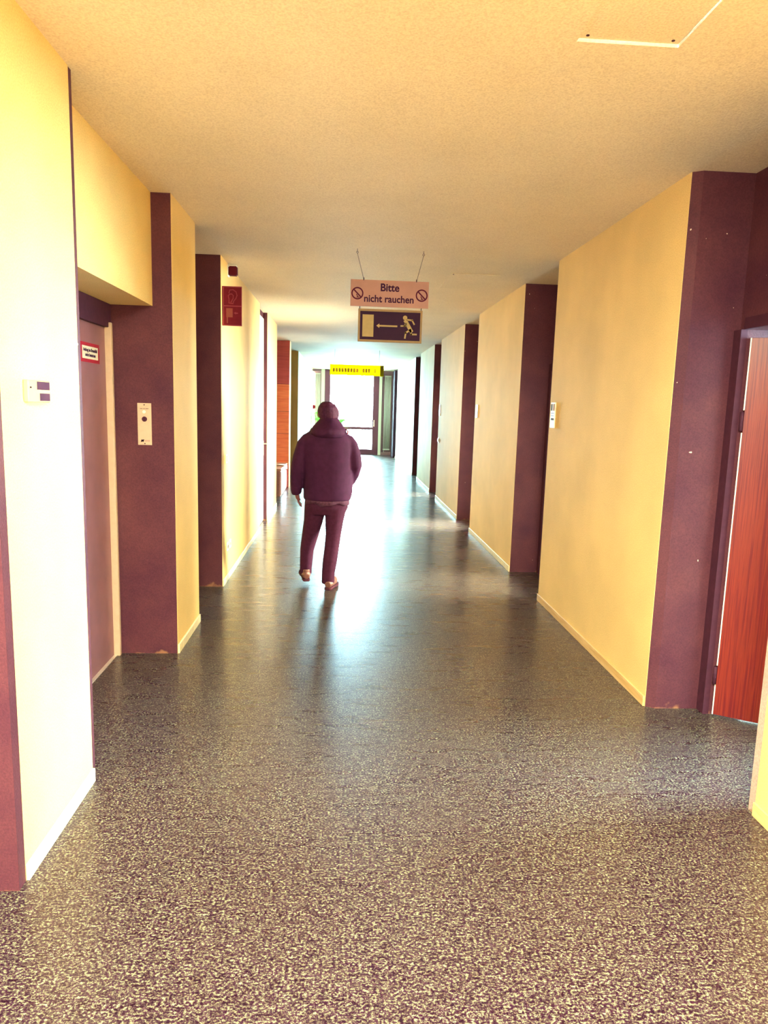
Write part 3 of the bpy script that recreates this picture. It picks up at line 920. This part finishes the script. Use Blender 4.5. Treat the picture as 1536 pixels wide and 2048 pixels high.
fr = CF(0.298, 16.0, 2.49)
t = thing('yellow_banner', (0.298, 16.0, 2.37), 'bright yellow hanging sign in front of the glazed door', 'sign')
MB().prism(fr, rect(-0.607, 0.607, -0.118, 0.118), -0.010, 0).build('sign_board', 'banner_yellow', t, 0.002)
MB().prism(fr, rect(0.525, 0.607, -0.124, 0.118), 0.0, 0.012).build('end_cap', 'banner_yellow', t, 0.002)
for u0, u1 in [(-0.54 + 0.066 * k, -0.50 + 0.066 * k) for k in range(9)] + [(0.13 + 0.062 * k, 0.168 + 0.062 * k) for k in range(3)] + [(0.40, 0.42)]:
    MB().prism(fr, rect(u0, u1, -0.045, 0.035), 0.0, 0.0012).build('faded_letter', 'banner_ink', t)
for u in (-0.50, 0.50):
    MB().tube([(0.298 + u, 16.0, 2.60), (0.298 + u, 16.0, ZC)], 0.004, 6).build('hanging_wire', 'aluminium', t)

# ------------------------------------------------------------------ plant at the end
px, py = -0.52, 24.25
pl = thing('potted_plant', (px, py, 0), 'green leafy potted plant with one red flower beside the end radiator', 'plant')
MB().loft([(px, py, 0.0, 0.16, 0.16), (px, py, 0.03, 0.17, 0.17), (px, py, 0.42, 0.22, 0.22), (px, py, 0.46, 0.235, 0.235), (px, py, 0.50, 0.235, 0.235), (px, py, 0.50, 0.20, 0.20), (px, py, 0.44, 0.19, 0.19)], 24).build('pot', 'terracotta', pl, smooth=False)


def leaf(pts, w):
    mb = MB()
    pts = [Vector(p) for p in pts]
    vs, fs = [], []
    n = len(pts)
    for i, p in enumerate(pts):
        d = (pts[min(i + 1, n - 1)] - pts[max(i - 1, 0)]).normalized()
        s = d.cross(Vector((0.25, 1, 0.1))).normalized() * w * math.sin(math.pi * min(0.98, max(0.10, i / (n - 1))))
        for off in (-1, 0, 1):
            vs.append(p + s * off + Vector((0, 0.012 * abs(off), 0)))
        for off in (-1, 0, 1):
            vs.append(p + s * off + Vector((0, 0.012 * abs(off) + 0.004, 0)))
    for i in range(n - 1):
        a, b = i * 6, (i + 1) * 6
        fs += [(a, a + 1, b + 1, b), (a + 1, a + 2, b + 2, b + 1), (a + 3, b + 3, b + 4, a + 4), (a + 4, b + 4, b + 5, a + 5), (a, b, b + 3, a + 3), (a + 2, a + 5, b + 5, b + 2)]
    return mb.add(vs, fs)


tips = [(-0.95, 24.30, 1.42), (-0.94, 24.05, 1.22), (-0.95, 24.4, 1.00), (0.10, 24.2, 1.20), (-0.05, 24.0, 1.05), (-0.86, 24.1, 1.35), (-0.35, 24.1, 1.35), (-0.70, 24.45, 1.25), (-0.93, 24.2, 0.92), (-0.2, 24.4, 1.1), (-0.6, 23.9, 1.0)]
for tx, ty, tz in tips:
    b0 = Vector((px + 0.25 * (tx - px) * 0.4, py + (ty - py) * 0.2, 0.46))
    e = Vector((tx, ty, tz))
    pts = []
    for i in range(8):
        s = i / 7
        p = b0.lerp(e, s)
        p.z = 0.46 + (tz - 0.46) * math.sin(s * math.pi / 2 * 1.12) / math.sin(math.pi / 2 * 1.12)
        pts.append(p)
    leaf(pts, 0.075).build('leaf', 'leaf_green', pl, smooth=True)
MB().tube([(px - 0.1, py, 0.46), (px - 0.30, py, 1.0), (-0.97, py + 0.05, 1.40), (-1.0, py + 0.05, 1.56)], 0.009, 8).build('flower_stem', 'leaf_green', pl, smooth=True)
fc = Vector((-1.0, py + 0.04, 1.60))
for k in range(6):
    a = k * math.pi / 3
    MB().ball(fc + Vector((0.028 * math.cos(a), 0.028 * math.sin(a), 0.03)), 0.026, 0.026, 0.065, 10, 8).build('petal', 'petal_red', pl, smooth=True)

# ------------------------------------------------------------------ the walking person
PX, PY = -0.085, 6.33
per = thing('person', (PX, PY, 0), 'person in dark hooded jacket and jeans walking away down the corridor', 'person')


def P(x, y, z):
    return (PX + x, PY + y, z)


def mv(rings):
    return [(PX + x, PY + y, z, rx, ry) for x, y, z, rx, ry in rings]


# body: one continuous surface
b = MB()
b.loft(mv([(-0.042, 0.03, 1.46, 0.058, 0.062), (-0.040, 0.03, 1.52, 0.055, 0.060), (-0.040, 0.035, 1.555, 0.066, 0.075), (-0.042, 0.045, 1.585, 0.080, 0.092), (-0.045, 0.045, 1.62, 0.084, 0.102), (-0.050, 0.04, 1.66, 0.076, 0.095), (-0.055, 0.035, 1.69, 0.050, 0.070), (-0.058, 0.03, 1.702, 0.02, 0.03)]))
b.ball(P(-0.043, 0.145, 1.605), 0.014, 0.022, 0.026)                         # nose
b.ball(P(-0.042, 0.115, 1.545), 0.035, 0.028, 0.022)                         # chin
for s in (-1, 1):
    b.ball(P(-0.045 + s * 0.088, 0.025, 1.605), 0.012, 0.022, 0.032)          # ears
    b.ball(P(-0.043 + s * 0.034, 0.122, 1.632), 0.020, 0.012, 0.010)          # brows
b.ball(P(-0.042, 0.130, 1.565), 0.024, 0.012, 0.008)                         # lips
b.loft(mv([(-0.040, 0.03, 0.76, 0.15, 0.10), (-0.040, 0.03, 0.95, 0.17, 0.11), (-0.038, 0.03, 1.20, 0.19, 0.115), (-0.045, 0.03, 1.36, 0.19, 0.10), (-0.042, 0.03, 1.44, 0.09, 0.075), (-0.042, 0.03, 1.50, 0.056, 0.06)]))
b.tube([P(-0.22, 0.03, 1.37), P(-0.29, 0.02, 1.21), P(-0.318, 0.03, 1.10), P(-0.328, 0.06, 0.98), P(-0.325, 0.085, 0.885)], [0.05, 0.045, 0.040, 0.036, 0.028], 14)
b.tube([P(0.13, 0.03, 1.37), P(0.19, 0.0, 1.22), P(0.205, 0.0, 1.14), P(0.18, 0.07, 1.05), P(0.14, 0.13, 0.96)], [0.05, 0.045, 0.040, 0.036, 0.028], 14)
# left hand hanging, slightly curled
b.tube([P(-0.325, 0.085, 0.90), P(-0.322, 0.09, 0.865), P(-0.316, 0.092, 0.825)], [(0.026, 0.024), (0.022, 0.040), (0.018, 0.040)], 14)
for k, (dy, ln) in enumerate(((-0.030, 0.060), (-0.010, 0.072), (0.012, 0.068), (0.032, 0.052))):
    b.tube([P(-0.316, 0.092 + dy, 0.835), P(-0.308, 0.094 + dy, 0.81 - ln * 0.25), P(-0.294, 0.094 + dy, 0.81 - ln * 0.65), P(-0.276, 0.092 + dy, 0.81 - ln * 0.85)], [0.0095, 0.009, 0.0085, 0.007], 8)
b.tube([P(-0.322, 0.060, 0.868), P(-0.305, 0.048, 0.840), P(-0.290, 0.050, 0.812)], [0.012, 0.010, 0.008], 8)
# right hand pushed into the jacket pocket
b.tube([P(0.14, 0.13, 0.965), P(0.12, 0.145, 0.92), P(0.10, 0.15, 0.88)], [(0.03, 0.024), (0.036, 0.020), (0.030, 0.018)], 12)
for k in range(4):
    b.tube([P(0.085 + k * 0.017, 0.15, 0.885), P(0.078 + k * 0.017, 0.155, 0.845), P(0.07 + k * 0.017, 0.15, 0.82)], [0.009, 0.0085, 0.007], 8)
b.tube([P(0.105, 0.13, 0.93), P(0.075, 0.135, 0.905), P(0.06, 0.14, 0.88)], [0.011, 0.010, 0.008], 8)
# legs
b.tube([P(-0.12, 0.04, 0.80), P(-0.165, 0.10, 0.62), P(-0.205, 0.17, 0.43), P(-0.228, 0.20, 0.28), P(-0.238, 0.22, 0.10)], [0.085, 0.072, 0.055, 0.050, 0.036], 16)
b.tube([P(0.04, 0.03, 0.80), P(0.03, 0.02, 0.62), P(0.012, 0.01, 0.43), P(-0.006, -0.02, 0.27), P(-0.018, -0.03, 0.08)], [0.085, 0.072, 0.055, 0.052, 0.036], 16)
remeshed('body', b, 'skin', per, 0.0065, 4)

# jacket
j = MB()
j.loft(mv([(-0.042, 0.045, 0.822, 0.212, 0.160), (-0.042, 0.045, 0.845, 0.220, 0.165), (-0.036, 0.045, 0.90, 0.225, 0.170), (-0.034, 0.04, 1.015, 0.226, 0.170), (-0.034, 0.035, 1.146, 0.240, 0.168), (-0.044, 0.03, 1.286, 0.248, 0.158), (-0.050, 0.03, 1.375, 0.235, 0.140), (-0.050, 0.03, 1.425, 0.200, 0.118), (-0.044, 0.035, 1.463, 0.150, 0.105), (-0.042, 0.04, 1.50, 0.110, 0.100)]), 36)
j.tube([P(-0.215, 0.03, 1.385), P(-0.262, 0.02, 1.325), P(-0.297, 0.015, 1.212), P(-0.318, 0.02, 1.121), P(-0.327, 0.045, 1.008), P(-0.330, 0.075, 0.900), P(-0.326, 0.085, 0.868)], [0.062, 0.066, 0.064, 0.060, 0.057, 0.052, 0.046], 18)
j.tube([P(0.125, 0.03, 1.385), P(0.172, 0.02, 1.325), P(0.200, 0.0, 1.224), P(0.212, 0.0, 1.150), P(0.195, 0.05, 1.066), P(0.160, 0.12, 0.985)], [0.060, 0.062, 0.062, 0.060, 0.054, 0.050], 18)
remeshed('jacket', j, 'jacket_cloth', per, 0.010, 8)
# folded hood and collar
hd = MB()
hd.loft(mv([(-0.043, 0.0, 1.40, 0.13, 0.14), (-0.043, -0.015, 1.43, 0.165, 0.150), (-0.041, -0.015, 1.47, 0.160, 0.140), (-0.040, 0.0, 1.51, 0.128, 0.120), (-0.038, 0.015, 1.545, 0.098, 0.102), (-0.037, 0.02, 1.572, 0.078, 0.085)]), 32)
hd.tube([P(-0.20, 0.03, 1.445), P(-0.13, -0.10, 1.455), P(-0.04, -0.135, 1.45), P(0.05, -0.10, 1.455), P(0.115, 0.03, 1.445)], [0.022, 0.032, 0.036, 0.032, 0.022], 12)
jk = remeshed('hood', hd, 'jacket_cloth', per, 0.009, 8)
MB().tube([P(0.118, -0.03, 1.475), P(0.135, -0.05, 1.455), P(0.130, -0.06, 1.435)], [0.006, 0.008, 0.006], 8).build('hood_toggle', 'fire_pink', per, smooth=True)
# checked shirt tail under the hem
sh = MB()
nseg = 40
vs = []
for k in range(nseg):
    w = 2 * math.pi * k / nseg
    wob = 0.012 * math.sin(5 * w + 0.6) + 0.006 * math.sin(11 * w)
    for (rr, z) in ((0.98, 0.86), (0.985, 0.792 + wob), (0.93, 0.792 + wob), (0.93, 0.86)):
        vs.append(P(-0.042 + 0.208 * rr * math.cos(w), 0.045 + 0.158 * rr * math.sin(w), z))
fs = [(k * 4 + a, ((k + 1) % nseg) * 4 + a, ((k + 1) % nseg) * 4 + (a + 1) % 4, k * 4 + (a + 1) % 4) for k in range(nseg) for a in range(4)]
sh.add(vs, fs).build('shirt_tail', 'shirt_check', per, smooth=True)
# jeans
tr = MB()
tr.loft(mv([(-0.045, 0.04, 0.69, 0.16, 0.10), (-0.045, 0.04, 0.75, 0.195, 0.125), (-0.043, 0.04, 0.82, 0.200, 0.135), (-0.042, 0.04, 0.95, 0.195, 0.135)]), 28)
tr.tube([P(-0.148, 0.05, 0.80), P(-0.156, 0.07, 0.717), P(-0.171, 0.10, 0.612), P(-0.191, 0.14, 0.516), P(-0.211, 0.17, 0.419), P(-0.229, 0.19, 0.323), P(-0.236, 0.21, 0.206), P(-0.240, 0.225, 0.120), P(-0.240, 0.228, 0.082)], [0.102, 0.098, 0.088, 0.081, 0.073, 0.065, 0.061, 0.057, 0.058], 20)
tr.tube([P(0.046, 0.04, 0.80), P(0.033, 0.03, 0.741), P(0.028, 0.025, 0.644), P(0.018, 0.015, 0.49), P(0.006, 0.0, 0.368), P(-0.008, -0.02, 0.255), P(-0.020, -0.03, 0.151), P(-0.021, -0.03, 0.052)], [0.108, 0.101, 0.086, 0.071, 0.068, 0.067, 0.060, 0.060], 20)
remeshed('jeans', tr, 'denim', per, 0.0065, 9)
# hair
hr = MB()
hr.loft(mv([(-0.040, 0.010, 1.545, 0.060, 0.055), (-0.041, 0.012, 1.575, 0.090, 0.085), (-0.045, 0.018, 1.62, 0.096, 0.098), (-0.050, 0.022, 1.664, 0.088, 0.104), (-0.056, 0.024, 1.697, 0.063, 0.080), (-0.062, 0.024, 1.716, 0.034, 0.042)]))
for k in range(26):
    a, e = random.uniform(math.pi, 2 * math.pi), random.uniform(0.2, 1.0)
    hr.ball(P(-0.047 + 0.085 * math.cos(a) * math.cos(e * 0.9), 0.02 + 0.088 * math.sin(a) * math.cos(e * 0.9), 1.60 + 0.10 * e), 0.018, 0.018, 0.026, 8, 6)
remeshed('hair', hr, 'hair', per, 0.007, 3)


def shoe(x, y, z, yaw, pitch, name='shoe'):
    R = Matrix.Rotation(yaw, 3, 'Z') @ Matrix.Rotation(pitch, 3, 'X')
    o = Vector(P(x, y, z))

    def t(mb):
        mb.v = [o + R @ v for v in mb.v]
        return mb
    up = MB()
    # profile from heel (y=-0.07) to toe (y=0.19)
    up.tube([(0, -0.072, 0.050), (0, -0.04, 0.056), (0, 0.02, 0.062), (0, 0.09, 0.050), (0, 0.15, 0.042), (0, 0.192, 0.034)], [(0.030, 0.028), (0.038, 0.044), (0.042, 0.050), (0.046, 0.038), (0.044, 0.028), (0.026, 0.018)], 16)
    up.tube([(0, -0.028, 0.05), (0, -0.030, 0.115)], [0.036, 0.036], 14)
    s = remeshed(name, t(up), 'shoe_leather', per, 0.006, 4)
    so = MB()
    pr = [(-0.078, 0.022), (-0.065, 0.034), (-0.02, 0.037), (0.03, 0.034), (0.09, 0.045), (0.14, 0.047), (0.185, 0.034), (0.205, 0.012)]
    out = [(w, yy) for yy, w in pr] + [(-w, yy) for yy, w in pr[::-1]]
    so.prism(frame((0, 0, 0), (1, 0, 0), (0, 1, 0)), out, 0.0, 0.024)
    t(so).build('sole', 'shoe_sole', s, 0.004)
    return s


shoe(-0.243, 0.235, 0.028, 0.20, 0.14)
shoe(-0.004, -0.02, 0.002, -0.28, 0.0)
